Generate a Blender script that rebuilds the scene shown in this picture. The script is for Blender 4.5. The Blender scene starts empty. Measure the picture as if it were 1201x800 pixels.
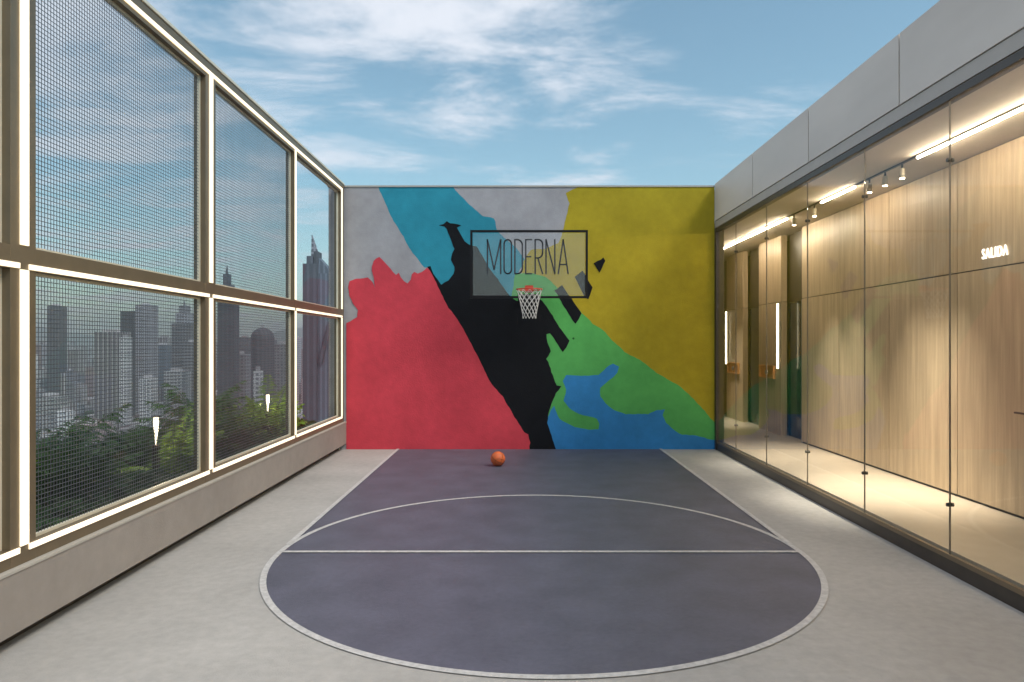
import bpy, bmesh, math, random
from mathutils import Vector, Matrix, noise
from mathutils.geometry import delaunay_2d_cdt
R = math.radians
random.seed(11)
sc = bpy.context.scene
col = sc.collection
F = 812.0            # focal length in pixels of the 1201 px wide frame
EYE = 2.0
def at(px, py, d):   # point seen at a pixel at depth d in front of the camera
    return Vector(((px-608)*d/F, d, EYE-(py-404)*d/F))

# ------------------------------------------------------------------ materials
def newmat(name):
    m = bpy.data.materials.new(name); m.use_nodes = True
    nt = m.node_tree
    return m, nt, nt.nodes['Principled BSDF'], nt.nodes, nt.links
def pset(b, **k):
    for n, v in k.items():
        n = {'color':'Base Color','rough':'Roughness','metal':'Metallic','spec':'Specular IOR Level'}.get(n, n)
        if n == 'Base Color' and len(v) == 3: v = (*v, 1)
        b.inputs[n].default_value = v
def mat(name, color, rough=.6, metal=0., var=.12, scale=6., bump=0., bscale=60., spec=.5, stretch=(1,1,1), obj_rand=0., var2=0., scale2=.7):
    m, nt, b, N, L = newmat(name)
    pset(b, rough=rough, metal=metal, spec=spec)
    tc = N.new('ShaderNodeTexCoord'); mp = N.new('ShaderNodeMapping'); mp.inputs['Scale'].default_value = stretch
    L.new(tc.outputs['Object'], mp.inputs['Vector'])
    oi = N.new('ShaderNodeObjectInfo')
    sh = N.new('ShaderNodeVectorMath'); sh.operation = 'MULTIPLY_ADD'
    cmb = N.new('ShaderNodeCombineXYZ')
    for i in range(3): L.new(oi.outputs['Random'], cmb.inputs[i])
    L.new(cmb.outputs[0], sh.inputs[0]); sh.inputs[1].default_value = (37, 21, 13) if obj_rand else (0,0,0)
    L.new(mp.outputs[0], sh.inputs[2])
    nz = N.new('ShaderNodeTexNoise'); nz.inputs['Scale'].default_value = scale; nz.inputs['Detail'].default_value = 6; nz.inputs['Roughness'].default_value = .6
    L.new(sh.outputs[0], nz.inputs['Vector'])
    nz2 = N.new('ShaderNodeTexNoise'); nz2.inputs['Scale'].default_value = scale2; nz2.inputs['Detail'].default_value = 3
    L.new(sh.outputs[0], nz2.inputs['Vector'])
    def mr(src, a):
        r = N.new('ShaderNodeMapRange'); r.inputs['From Min'].default_value = .3; r.inputs['From Max'].default_value = .7
        r.inputs['To Min'].default_value = 1-a; r.inputs['To Max'].default_value = 1+a; r.clamp = True
        L.new(src, r.inputs['Value']); return r.outputs[0]
    mu = N.new('ShaderNodeMath'); mu.operation = 'MULTIPLY'
    L.new(mr(nz.outputs['Fac'], var), mu.inputs[0]); L.new(mr(nz2.outputs['Fac'], var2), mu.inputs[1])
    last = mu.outputs[0]
    if obj_rand:
        r = N.new('ShaderNodeMapRange'); r.inputs['To Min'].default_value = 1-obj_rand; r.inputs['To Max'].default_value = 1+obj_rand
        L.new(oi.outputs['Random'], r.inputs['Value'])
        m2 = N.new('ShaderNodeMath'); m2.operation = 'MULTIPLY'; L.new(last, m2.inputs[0]); L.new(r.outputs[0], m2.inputs[1]); last = m2.outputs[0]
    vm = N.new('ShaderNodeVectorMath'); vm.operation = 'SCALE'; vm.inputs[0].default_value = color[:3]
    L.new(last, vm.inputs['Scale']); L.new(vm.outputs[0], b.inputs['Base Color'])
    if bump:
        n3 = N.new('ShaderNodeTexNoise'); n3.inputs['Scale'].default_value = bscale; n3.inputs['Detail'].default_value = 4
        L.new(mp.outputs[0], n3.inputs['Vector'])
        bp = N.new('ShaderNodeBump'); bp.inputs['Strength'].default_value = bump; bp.inputs['Distance'].default_value = .01
        L.new(n3.outputs['Fac'], bp.inputs['Height']); L.new(bp.outputs[0], b.inputs['Normal'])
    return m
def emis(name, color, s):
    m, nt, b, N, L = newmat(name)
    pset(b, color=(.8,.8,.8), rough=.5)
    b.inputs['Emission Color'].default_value = (*color, 1); b.inputs['Emission Strength'].default_value = s
    return m
def glass(name, tint, f0=.04, milk=0., gain=1., rough=.0):
    m = bpy.data.materials.new(name); m.use_nodes = True
    N, L = m.node_tree.nodes, m.node_tree.links; N.clear()
    out = N.new('ShaderNodeOutputMaterial'); tr = N.new('ShaderNodeBsdfTransparent'); tr.inputs[0].default_value = (*tint, 1)
    gl = N.new('ShaderNodeBsdfGlossy'); gl.inputs['Roughness'].default_value = rough
    lw = N.new('ShaderNodeLayerWeight'); lw.inputs['Blend'].default_value = .5
    p = N.new('ShaderNodeMath'); p.operation = 'POWER'; p.inputs[1].default_value = 5
    L.new(lw.outputs['Facing'], p.inputs[0])
    r = N.new('ShaderNodeMath'); r.operation = 'MULTIPLY_ADD'; r.inputs[1].default_value = (1-f0)*gain; r.inputs[2].default_value = f0
    L.new(p.outputs[0], r.inputs[0])
    base = tr.outputs[0]
    if milk:
        df = N.new('ShaderNodeBsdfDiffuse'); df.inputs[0].default_value = (.75,.73,.72,1)
        mx0 = N.new('ShaderNodeMixShader'); mx0.inputs[0].default_value = milk
        L.new(tr.outputs[0], mx0.inputs[1]); L.new(df.outputs[0], mx0.inputs[2]); base = mx0.outputs[0]
    mx = N.new('ShaderNodeMixShader'); L.new(r.outputs[0], mx.inputs[0]); L.new(base, mx.inputs[1]); L.new(gl.outputs[0], mx.inputs[2])
    L.new(mx.outputs[0], out.inputs[0])
    return m

M = {}
M['concrete'] = mat('pale_concrete', (.385,.37,.35), .7, var=.09, scale=12, bump=.25, bscale=90, var2=.12, scale2=.8)
M['court'] = mat('court_paint', (.098,.100,.136), .5, spec=.35, var=.10, scale=22, bump=.35, bscale=140, var2=.15, scale2=2.2)
M['line'] = mat('line_paint', (.50,.49,.48), .55, var=.2, scale=25)
M['kerb'] = mat('kerb_render', (.28,.25,.225), .75, var=.06, scale=7, bump=.2, var2=.12)
M['kerbcap'] = mat('kerb_cap', (.42,.39,.35), .6, var=.05)
M['bronze'] = mat('bronze_metal', (.20,.155,.10), .40, metal=.45, var=.08, scale=5)
M['champagne'] = mat('champagne_metal', (.72,.66,.52), .4, metal=.25, var=.05)
M['wire'] = mat('wire_steel', (.14,.15,.16), .45, metal=.5, var=.1, scale=3)
M['led'] = emis('warm_led', (1,.80,.48), .64)
M['ledin'] = emis('track_led', (1,.85,.64), 78)
M['ledwall'] = emis('wall_led', (1,.84,.55), 6)
M['sign'] = emis('sign_letters', (1,.95,.85), 1.6)
M['spot'] = emis('spot_lens', (1,.9,.7), 20)
M['bollamp'] = emis('garden_lamp', (1,.86,.6), 2.5)
M['fascia'] = mat('grey_fascia', (.62,.585,.54), .5, metal=0, var=.05, scale=2.5, var2=.1, obj_rand=.05, stretch=(1,.3,1))
M['fascia2'] = mat('grey_fascia_band', (.42,.40,.37), .5, var=.05)
M['dark'] = mat('dark_bronze', (.045,.036,.028), .4, var=.15)
M['joint'] = mat('dark_joint', (.03,.028,.025), .5)
M['silicone'] = mat('silicone_joint', (.20,.17,.13), .5)
M['clampm'] = mat('clamp_metal', (.10,.10,.09), .3, metal=.7)
M['ceil'] = mat('plaster_ceiling', (.50,.44,.37), .8, var=.03, var2=.05)
M['wood'] = mat('pale_oak', (.47,.36,.24), .38, var=.16, scale=3.2, stretch=(7,7,.35), obj_rand=.07, var2=.1, scale2=2)
M['stonefloor'] = mat('cream_stone', (.50,.43,.34), .22, var=.04, scale=5, var2=.05)
M['blueglass'] = mat('dark_blue_panel', (.012,.022,.035), .12, var=.2)
M['steel'] = mat('brushed_steel', (.45,.45,.45), .3, metal=.9)
M['copper'] = mat('copper', (.80,.42,.18), .35, metal=.5)
M['white'] = mat('white_cord', (.75,.74,.72), .7)
M['orange'] = mat('rim_red', (.50,.05,.02), .4)
M['ball'] = mat('ball_rubber', (.62,.13,.035), .5, bump=.4, bscale=90)
M['black'] = mat('black_metal', (.012,.012,.014), .6, spec=.15)
M['letter'] = mat('dark_lettering', (.03,.035,.045), .6)
M['glassR'] = glass('facade_glass', (.97,.97,.95), gain=.6)
M['glassU'] = glass('fence_glass', (.93,.95,.96), gain=.06)
M['glassL'] = glass('smoked_fence_glass', (.90,.90,.89), gain=.06)
M['board'] = glass('frosted_board', (.97,.97,.97), milk=.04)
M['soil'] = mat('soil', (.035,.026,.018), .95, var=.3, scale=20)
M['podium'] = mat('podium', (.25,.25,.25), .8)
M['ground'] = mat('city_ground', (.14,.14,.155), .9, var=.5, scale=.012, var2=.35, scale2=.003)
M['hill'] = mat('hillside', (.06,.08,.07), .95, var=.3, scale=.002)
M['bodym'] = mat('black_fixture', (.03,.03,.03), .4)
PC = {'grey':(.36,.36,.39),'teal':(.030,.27,.38),'pink':(.59,.060,.086),'ink':(.008,.009,.012),'yellow':(.40,.32,.022),'green':(.10,.42,.11),'blue':(.04,.24,.56),'dgreen':(.02,.12,.03)}
for k, c in PC.items():
    M['p_'+k] = mat('mural_'+k, c, .7, spec=.12, var=.07, scale=7, bump=.35, bscale=45, var2=.10, scale2=1.3)
def leafmat(name, c):
    m = mat(name, c, .5, var=.35, scale=7, obj_rand=.3)
    nt = m.node_tree; N, L = nt.nodes, nt.links
    b = N['Principled BSDF']; out = [n for n in N if n.type == 'OUTPUT_MATERIAL'][0]
    tl = N.new('ShaderNodeBsdfTranslucent'); L.new(b.inputs['Base Color'].links[0].from_socket, tl.inputs[0])
    mx = N.new('ShaderNodeMixShader'); mx.inputs[0].default_value = .25
    L.new(b.outputs[0], mx.inputs[1]); L.new(tl.outputs[0], mx.inputs[2]); L.new(mx.outputs[0], out.inputs[0])
    return m
M['leafd'] = leafmat('fern_leaf', (.034,.095,.022))
M['leafm'] = leafmat('palm_leaf', (.060,.145,.026))
M['leafy'] = leafmat('lime_leaf', (.20,.34,.04))
M['stem'] = mat('plant_stem', (.05,.05,.02), .8)

def citymat(name, wall, glassc, fh=3.2, bay=3.4, vert=False, wf=.55):
    m, nt, b, N, L = newmat(name)
    tc = N.new('ShaderNodeTexCoord'); sp = N.new('ShaderNodeSeparateXYZ'); L.new(tc.outputs['Object'], sp.inputs[0])
    def stripes(sock, period, frac):
        a = N.new('ShaderNodeMath'); a.operation = 'DIVIDE'; L.new(sock, a.inputs[0]); a.inputs[1].default_value = period
        f = N.new('ShaderNodeMath'); f.operation = 'FRACT'; L.new(a.outputs[0], f.inputs[0])
        c = N.new('ShaderNodeMath'); c.operation = 'LESS_THAN'; L.new(f.outputs[0], c.inputs[0]); c.inputs[1].default_value = frac
        return c.outputs[0]
    h = N.new('ShaderNodeMath'); h.operation = 'ADD'; L.new(sp.outputs['X'], h.inputs[0]); L.new(sp.outputs['Y'], h.inputs[1])
    z = stripes(sp.outputs['Z'], fh, wf); x = stripes(h.outputs[0], bay, .62)
    mu = N.new('ShaderNodeMath'); mu.operation = 'MULTIPLY'
    if vert: mu.operation = 'MULTIPLY'; L.new(x, mu.inputs[0]); mu.inputs[1].default_value = .9
    else: L.new(x, mu.inputs[0]); L.new(z, mu.inputs[1])
    mx = N.new('ShaderNodeMix'); mx.data_type = 'RGBA'; mx.inputs['A'].default_value = (*wall,1); mx.inputs['B'].default_value = (*glassc,1)
    L.new(mu.outputs[0], mx.inputs['Factor'])
    oi = N.new('ShaderNodeObjectInfo'); r = N.new('ShaderNodeMapRange'); r.inputs['To Min'].default_value = .6; r.inputs['To Max'].default_value = 1.25
    L.new(oi.outputs['Random'], r.inputs['Value'])
    nz = N.new('ShaderNodeTexNoise'); nz.inputs['Scale'].default_value = .12; L.new(tc.outputs['Object'], nz.inputs[0])
    r2 = N.new('ShaderNodeMapRange'); r2.inputs['To Min'].default_value = .75; r2.inputs['To Max'].default_value = 1.2; L.new(nz.outputs['Fac'], r2.inputs['Value'])
    mm = N.new('ShaderNodeMath'); mm.operation = 'MULTIPLY'; L.new(r.outputs[0], mm.inputs[0]); L.new(r2.outputs[0], mm.inputs[1])
    sc_ = N.new('ShaderNodeVectorMath'); sc_.operation = 'SCALE'; L.new(mx.outputs['Result'], sc_.inputs[0]); L.new(mm.outputs[0], sc_.inputs['Scale'])
    L.new(sc_.outputs[0], b.inputs['Base Color']); pset(b, rough=.65)
    return m
CM = {
 'white': citymat('city_white', (.66,.67,.69), (.20,.22,.26)),
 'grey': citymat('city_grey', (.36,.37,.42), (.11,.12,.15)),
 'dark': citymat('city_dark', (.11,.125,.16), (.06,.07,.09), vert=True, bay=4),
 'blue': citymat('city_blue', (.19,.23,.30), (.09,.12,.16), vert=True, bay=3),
 'rose': citymat('city_rose', (.42,.32,.33), (.16,.13,.15)),
 'stripe': citymat('city_stripe', (.62,.62,.64), (.15,.13,.16), vert=True, bay=5),
}
M['cityroof'] = mat('city_roof', (.16,.12,.115), .9, var=.3, scale=.2, obj_rand=.4)
M['palewall'] = mat('city_pale_wall', (.50,.49,.52), .9, var=.3, scale=.1, obj_rand=.4)

# ------------------------------------------------------------------ mesh helpers
class MB:
    def __init__(s): s.bm = bmesh.new()
    def box(s, x0,y0,z0,x1,y1,z1, mi=0, bev=0):
        vs = [s.bm.verts.new(p) for p in ((x0,y0,z0),(x1,y0,z0),(x1,y1,z0),(x0,y1,z0),(x0,y0,z1),(x1,y0,z1),(x1,y1,z1),(x0,y1,z1))]
        fs = [s.bm.faces.new([vs[i] for i in q]) for q in ((0,3,2,1),(4,5,6,7),(0,1,5,4),(1,2,6,5),(2,3,7,6),(3,0,4,7))]
        for f in fs: f.material_index = mi
        if bev:
            es = {e for f in fs for e in f.edges}
            bmesh.ops.bevel(s.bm, geom=list(es), offset=bev, segments=2, profile=.6, affect='EDGES')
        return s
    def tube(s, pts, rads, n=8, cap=True, mi=0):
        rings = []
        pts = [Vector(p) for p in pts]
        if not hasattr(rads, '__len__'): rads = [rads]*len(pts)
        for i, p in enumerate(pts):
            t = (pts[min(i+1,len(pts)-1)] - pts[max(i-1,0)]).normalized()
            a = t.orthogonal().normalized() if abs(t.z) < .9 else Vector((1,0,0)); b = t.cross(a).normalized(); a = b.cross(t)
            if abs(t.z) < .9:
                a = t.cross(Vector((0,0,1))).normalized(); b = a.cross(t)
            rings.append([s.bm.verts.new(p + rads[i]*(math.cos(k*2*math.pi/n)*a + math.sin(k*2*math.pi/n)*b)) for k in range(n)])
        for r0, r1 in zip(rings, rings[1:]):
            for k in range(n): s.bm.faces.new((r0[k], r0[(k+1)%n], r1[(k+1)%n], r1[k])).material_index = mi
        if cap:
            s.bm.faces.new(rings[0][::-1]).material_index = mi; s.bm.faces.new(rings[-1]).material_index = mi
        return s
    def lathe(s, prof, n=16, cx=0, cy=0, closed=False):
        rings = [[s.bm.verts.new((cx+r*math.cos(k*2*math.pi/n), cy+r*math.sin(k*2*math.pi/n), z)) for k in range(n)] for r, z in prof]
        for r0, r1 in zip(rings, rings[1:]):
            for k in range(n): s.bm.faces.new((r0[k], r0[(k+1)%n], r1[(k+1)%n], r1[k]))
        s.bm.faces.new(rings[0][::-1]); s.bm.faces.new(rings[-1])
        return s
    def torus(s, c, R_, r, n=40, m=8, axis='z'):
        rings = []
        for i in range(n):
            a = 2*math.pi*i/n
            ring = []
            for j in range(m):
                b = 2*math.pi*j/m
                x, y, z = (R_+r*math.cos(b))*math.cos(a), (R_+r*math.cos(b))*math.sin(a), r*math.sin(b)
                p = {'z':(x,y,z),'x':(z,x,y),'y':(x,z,y)}[axis]
                ring.append(s.bm.verts.new(Vector(c)+Vector(p)))
            rings.append(ring)
        for i in range(n):
            for j in range(m):
                s.bm.faces.new((rings[i][j], rings[i][(j+1)%m], rings[(i+1)%n][(j+1)%m], rings[(i+1)%n][j]))
        return s
    def poly(s, pts, mi=0):
        f = s.bm.faces.new([s.bm.verts.new(p) for p in pts]); f.material_index = mi; return f
    def build(s, name, mats, parent=None, smooth=False, fix=True):
        if fix: bmesh.ops.recalc_face_normals(s.bm, faces=s.bm.faces)
        me = bpy.data.meshes.new(name); s.bm.to_mesh(me); s.bm.free()
        for m in (mats if isinstance(mats, (list, tuple)) else [mats]): me.materials.append(m)
        if smooth: me.shade_smooth()
        o = bpy.data.objects.new(name, me); col.objects.link(o); o.parent = parent
        return o
def tag(o, label=None, cat=None, group=None, kind=None):
    if label: o['label'] = label
    if cat: o['category'] = cat
    if group: o['group'] = group
    if kind: o['kind'] = kind
    return o
def empty(name, loc, label, cat, group=None, rz=0):
    o = bpy.data.objects.new(name, None); o.empty_display_size = .2; col.objects.link(o)
    o.location = loc; o.rotation_euler.z = rz
    return tag(o, label, cat, group)
def copy_tree(o, parent=None):
    c = o.copy(); col.objects.link(c); c.parent = parent
    for ch in [x for x in bpy.data.objects if x.parent == o]: copy_tree(ch, c)
    return c
def struct(name, mb, m): return tag(mb.build(name, m), kind='structure')

# ------------------------------------------------------------------ setting: floor, court
XL, XR, YW = -3.28, 3.74, 13.2
struct('terrace_floor', MB().box(XL-.30, -3.2, -.35, XR+.02, YW+.02, 0), M['concrete'])
CX, CY, RR = .21, 6.65, 2.5
def arcpts(r, a0, a1, n): return [(CX+r*math.cos(a0+(a1-a0)*i/n), CY+r*math.sin(a0+(a1-a0)*i/n)) for i in range(n+1)]
yb = YW-.01
mb = MB()
mb.poly([(x,y,.004) for x,y in [(CX+RR-.02,yb)]+[(CX-RR+.02,yb)]+arcpts(RR-.02, math.pi, 2*math.pi, 72)])
struct('court_surface', mb, M['court'])
mb = MB(); w = .027; zl = .008
def band(pts_in, pts_out):
    vi = [mb.bm.verts.new((*p, zl)) for p in pts_in]; vo = [mb.bm.verts.new((*p, zl)) for p in pts_out]
    for i in range(len(vi)-1): mb.bm.faces.new((vi[i], vo[i], vo[i+1], vi[i+1]))
band(arcpts(RR-w,0,2*math.pi,160), arcpts(RR+w,0,2*math.pi,160))
mb2 = mb
for s_ in (-1, 1):
    x = CX+s_*RR; mb.poly([(x-w,CY+.25,zl+.004),(x+w,CY+.25,zl+.004),(x+w,yb,zl+.004),(x-w,yb,zl+.004)])
mb.poly([(CX-RR+w,CY-w,zl+.004),(CX+RR-w,CY-w,zl+.004),(CX+RR-w,CY+w,zl+.004),(CX-RR+w,CY+w,zl+.004)])
struct('court_markings', mb, M['line'])
struct('podium_block', MB().box(-6.0,-4,-90,9.5,20,-.36), M['podium'])

# parapet kerb under the fence
par = empty('parapet', (0,0,0), 'low grey rendered parapet running under the lit mesh fence', 'parapet')
MB().box(-3.62,-3.2,.11,XL,YW,.512, bev=.006).build('base', M['kerb'], par)
MB().box(-3.60,-3.2,.001,XL-.15,YW,.109).build('shade_toe', M['dark'], par)  # dark recess added to stand in for the shade along the parapet foot
MB().box(-3.60,-3.2,.5125,XL+.008,YW-.001,.530).build('capping', M['kerbcap'], par)

# mural wall
mw = empty('mural_wall', (0,0,0), 'tall wall behind the hoop covered by an abstract mural in pink, black, teal, yellow, green and blue', 'wall')
MB().box(-3.62,YW,-.3,XR,YW+.3,5.0).build('wall', M['p_grey'], mw)
MB().box(-3.64,YW-.015,5.0,XR+.002,YW+.31,5.03).build('coping', M['fascia2'], mw)
def W(px, py): return (px-608)/61.515, EYE-(py-404)/61.515
def rough(pts, amp=.012, seed=0, step=.06):
    out = []
    n = len(pts)
    for i in range(n):
        a = Vector(pts[i]); b = Vector(pts[(i+1)%n]); L_ = (b-a).length; k = max(1, int(L_/step))
        nrm = Vector((-(b-a).y, (b-a).x)).normalized() if L_ > 0 else Vector((0,0))
        onedge = (abs(a.x-b.x) < 1e-6 and (abs(a.x-XR)<.05 or abs(a.x+3.316)<.08)) or (abs(a.y-b.y)<1e-6 and (a.y<.03 or a.y>4.9))
        for j in range(k):
            p = a.lerp(b, j/k)
            if not onedge and j: p = p + nrm*amp*(noise.noise(Vector((p.x*3.1+seed, p.y*3.1, seed)))*1.6+noise.noise(Vector((p.x*14, p.y*14, seed)))*.9)
            out.append(p)
    return out
LX = -3.278; RX = XR-.001
top, bot = 4.999, .001
def wl(lst): return [W(*p) for p in lst]
SH = [
 ('teal', [(LX+.61,top)]+wl([(452,238.5),(461.5,259.5),(473.5,277.5),(484,297),(497.5,313.5),(503,314),(517,338),(560,380),(599,350),(606,324),(616,305),(608,294),(597,284),(583,271),(579.5,256.5),(566,253.5),(545,234)])+[(W(532,0)[0],top)]),
 ('yellow', [(W(678,0)[0],top)]+wl([(672,222),(663.5,226.5),(668,238.5),(661,268),(655,285),(640,292),(623,293),(614,306),(610,330),(640,380),(700,440),(780,500)])+[(RX,bot+.1),(RX,top)]),
 ('green', wl([(604,322),(621,320),(640,325),(649,333),(663,350),(682.5,367.5),(695,380),(707.5,387.5),(717.5,399),(732.5,413),(753.6,424.4),(773,439),(796,452),(813.8,468),(836,493)])+[(RX,.52),(RX,bot),(W(640,0)[0],bot)]+wl([(600,480),(600,350)])),
 ('blue', wl([(640,497),(646,481),(650,476),(656,491),(674,501),(690,504),(702,503.5),(703,497),(700,491),(684,487),(671,481),(661,470),(664,457),(660,447),(664,440),(682,441),(702,440),(714,429),(719,426.5),(726,430),(724,437),(713,447),(704,455),(704,465),(710,473),(720,481),(734,486),(760,486),(770,481),(780,480),(777,487),(781,496),(790,504),(800,510),(817,511),(830,515)])+[(RX,W(0,516)[1]),(RX,bot),(W(630,0)[0],bot)]),
 ('ink', wl([(501,313),(505,312),(511,325),(517.5,334),(526,329),(532,321),(533,313),(529,305),(530.5,297),(533,292),(527.5,277.5),(524,268.5),(521.5,265.8),(514.5,264.4),(520,263),(524,259.5),(528,262),(541,264.5),(536,267),(541,276),(545,283),(552,288),(559,289),(567,302),(575,316),(586,331),(599,348),(606,353),(632,350),(636,353),(650,374),(668,399.7),(664,408),(660,413),(652,401),(645,391),(641,392),(642,401),(646,412),(643,418),(640.6,421),(646,432.5),(653,452),(658.4,453),(655,458),(652,461),(647,473),(644,482),(641.8,496),(647,511)])+[(W(652,0)[0],bot),(W(600,0)[0],bot)]+wl([(600,500),(545,400)])),
 ('ink', wl([(650,341),(659.4,334.4),(670,349),(682,367.5),(679,374),(675,380),(664,363)])),
 ('ink', wl([(674,325),(683,317.5),(688,326),(695,337),(693,343),(690,351),(686,349)])),
 ('ink', wl([(696,309),(701,306),(707.5,302),(710,306),(703,320)])),
 ('dgreen', [(W(672.5,397)[0]+.022*math.cos(a*.785), W(672.5,397)[1]+.022*math.sin(a*.785)) for a in range(8)]),
 ('pink', [(LX,bot),(LX,W(0,379)[1])]+wl([(411,377),(419,372),(420,363.6),(414,356),(410,347),(408.6,337),(410,330),(418,327),(431.5,325.5),(437,331),(440,338),(438.5,325),(436.3,313),(438.5,306),(445,301.5),(451,307.5),(458,315),(464.5,322.5),(468,320),(470,325),(474,330),(478,332.5),(482,328),(483,322),(486,319),(490,321),(495,319),(501,314),(504,317),(512,332),(517.5,344.5),(526,361.5),(538.7,378.5),(560,417),(577,451),(590,465),(603,489),(610.6,500),(615,507),(619.5,509.5),(622,519)])+[(W(621,0)[0],bot)]),
]
mb = MB(); mats = []
for i, (k, pts) in enumerate(SH):
    mats.append(M['p_'+k]); y = YW-.0012*(i+1)
    pp = [Vector((p[0], min(top, max(bot, p[1])))) for p in rough([tuple(q) for q in pts], seed=i*3.7)]
    vo, _, fo_, _, _, _ = delaunay_2d_cdt(pp, [], [list(range(len(pp)))], 1, 1e-5)
    vv = [mb.bm.verts.new((v.x, y, v.y)) for v in vo]
    for f in fo_: mb.bm.faces.new([vv[j] for j in f]).material_index = i
# a torn scratch of paint
mb.build('mural_paint', mats, mw)

# ------------------------------------------------------------------ fence on the left
FX = -3.32
fence = empty('mesh_fence', (FX,0,.531), 'tall bronze framed fence with wire mesh panels and warm light strips along its frame', 'fence')
fo = Vector((FX,0,.531))
def fpart(name, mb, m, parent=fence, sub=False):
    bmesh.ops.translate(mb.bm, verts=mb.bm.verts, vec=-fo)
    return mb.build(name, m, parent)
posts = [-1.02, 1.81, 4.645, 7.47, 10.30, 13.07]
hw = [.12,.12,.12,.12,.035,.10]
zB, zT = .531, 5.03
for c, h in zip(posts, hw):
    e = min(c+h, YW-.002)
    p = fpart('post', MB().box(FX-.13, c-h, zB, FX, e, zT-.10, bev=.003), M['bronze'])
    lh = .038 if h > .05 else .028
    cc = c if h > .05 else c
    if c > 13: cc = 13.0
    for z0, z1 in ((.655,2.50),(2.665,4.89)):
        fpart('light_strip', MB().box(FX+.001, cc-lh, z0, FX+.012, cc+lh, z1), M['led'], p)
for i in range(len(posts)-1):
    a, b = posts[i]+hw[i]+.001, posts[i+1]-hw[i+1]-.001
    a0, b0 = posts[i]+.046, posts[i+1]-.046
    for nm, z0, z1, lz in (('bottom_rail',.532,.652,(.612,.650)),('mid_rail',2.502,2.655,(2.506,2.542))):
        r = fpart(nm, MB().box(FX-.12, a, z0, FX-.002, b, z1), M['bronze'])
        fpart('light_strip', MB().box(FX+.001, a0, lz[0], FX+.012, b0, lz[1]), M['led'], r)
    # slim inner frames + glass + wires
    for z0, z1, gm in ((.653,2.501,'glassL'),(2.656,4.855,'glassU')):
        mb = MB(); x0, x1 = FX-.085, FX-.055; t = .022
        mb.box(x0,a,z0,x1,b,z0+t).box(x0,a,z1-t,x1,b,z1).box(x0,a,z0+t,x1,a+t,z1-t).box(x0,b-t,z0+t,x1,b,z1-t)
        fpart('inner_frame', mb, M['champagne'])
        fpart('glass_pane', MB().box(FX-.108,a+.001,z0+.001,FX-.100,b-.001,z1-.001), M[gm])
        if i < 4 and posts[i] < 10:
            mb = MB(); pw = .0024; pitch = .0325
            n = int((b-a-2*t)/pitch); st = (b-a-2*t)/n
            for k in range(1, n):
                y = a+t+k*st; mb.box(FX-.0690,y-pw,z0+t,FX-.0664,y+pw,z1-t)
            n = int((z1-z0-2*t)/pitch); st = (z1-z0-2*t)/n
            for k in range(1, n):
                z = z0+t+k*st; mb.box(FX-.0660,a+t,z-pw,FX-.0634,b-t,z+pw)
            fpart('wire_mesh', mb, M['wire'])
r = fpart('top_rail', MB().box(FX-.13, posts[0]-.12, 4.935, FX, YW-.002, zT, bev=.003), M['bronze'])
fpart('light_strip', MB().box(FX+.001, posts[0], 4.895, FX+.012, 13.045, 4.935), M['led'], r)
fpart('top_capping', MB().box(FX-.14, posts[0]-.12, zT+.001, FX+.012, YW-.017, zT+.03), M['champagne'])
for i in range(len(posts)-1):
    a, b = posts[i]+hw[i]+.001, posts[i+1]-hw[i+1]-.001
    fpart('upper_rail', MB().box(FX-.12, a, 4.856, FX-.002, b, 4.934), M['bronze'])

# ------------------------------------------------------------------ planter
struct('planter_soil', MB().box(-5.7,-3.2,-.35,-3.625,YW+1.5,.30), M['soil'])
pe = empty('planter_edge', (0,0,0), 'grey planter rim beyond the fence holding the ferns', 'planter')
MB().box(-5.85,-3.2,-.35,-5.702,YW+1.5,.42, bev=.01).build('rim', M['kerb'], pe)

def frond(mb, base, az, L_, rise, droop, nl, ll, lw, rng, tip=.15):
    d = Vector((math.cos(az), math.sin(az), 0)); side = Vector((-d.y, d.x, 0))
    pts = []
    n = 12
    for i in range(n+1):
        t = i/n
        pts.append(base + d*(L_*(t*.85 if rise > .7 else t)) * (.35+.65*t) + Vector((0,0, L_*(rise*t*1.6 - droop*t*t*1.6))))
    # rachis
    mb.tube(pts[::2], [.006*(1-.7*i/6) for i in range(7)], n=3, cap=False, mi=1)
    def P(t):
        f = t*n; i = min(int(f), n-1); return pts[i].lerp(pts[i+1], f-i)
    for k in range(nl):
        t = .15+.85*k/nl
        p = P(t); tv = (P(min(1,t+.05))-P(t-.05)).normalized()
        l = ll*math.sin(math.pi*min(1,(t*.85+.12)))**.7*rng.uniform(.8,1.1)+.01
        for s in (-1,1):
            dr = (side*s*.85 + tv*.55 + Vector((0,0,rng.uniform(-.45,.05)))).normalized()
            up = dr.cross(tv).normalized(); wv = dr.cross(up).normalized()*lw
            m1 = p+dr*l*.45; e = p+dr*l+Vector((0,0,-.25*l))
            vs = [mb.bm.verts.new(q) for q in (p, m1+wv, e, m1-wv)]
            mb.bm.faces.new(vs)
def make_fern(seed, nf, L_, leafm, label, nl=26, ll=.16, lw=.012, rise=.55, droop=.45, name='fern'):
    rng = random.Random(seed); r = empty(name, (0,0,0), label, 'plant')
    mb = MB()
    for i in range(nf):
        az = i*2.399+rng.uniform(-.3,.3); q = rng.uniform(.65,1.05)
        frond(mb, Vector((0,0,.02)), az, L_*q, rise*rng.uniform(.6,1.5), droop*rng.uniform(.7,1.3), nl, ll, lw, rng)
    mb.build('fronds', [leafm, M['stem']], r, fix=False)
    return r
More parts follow.
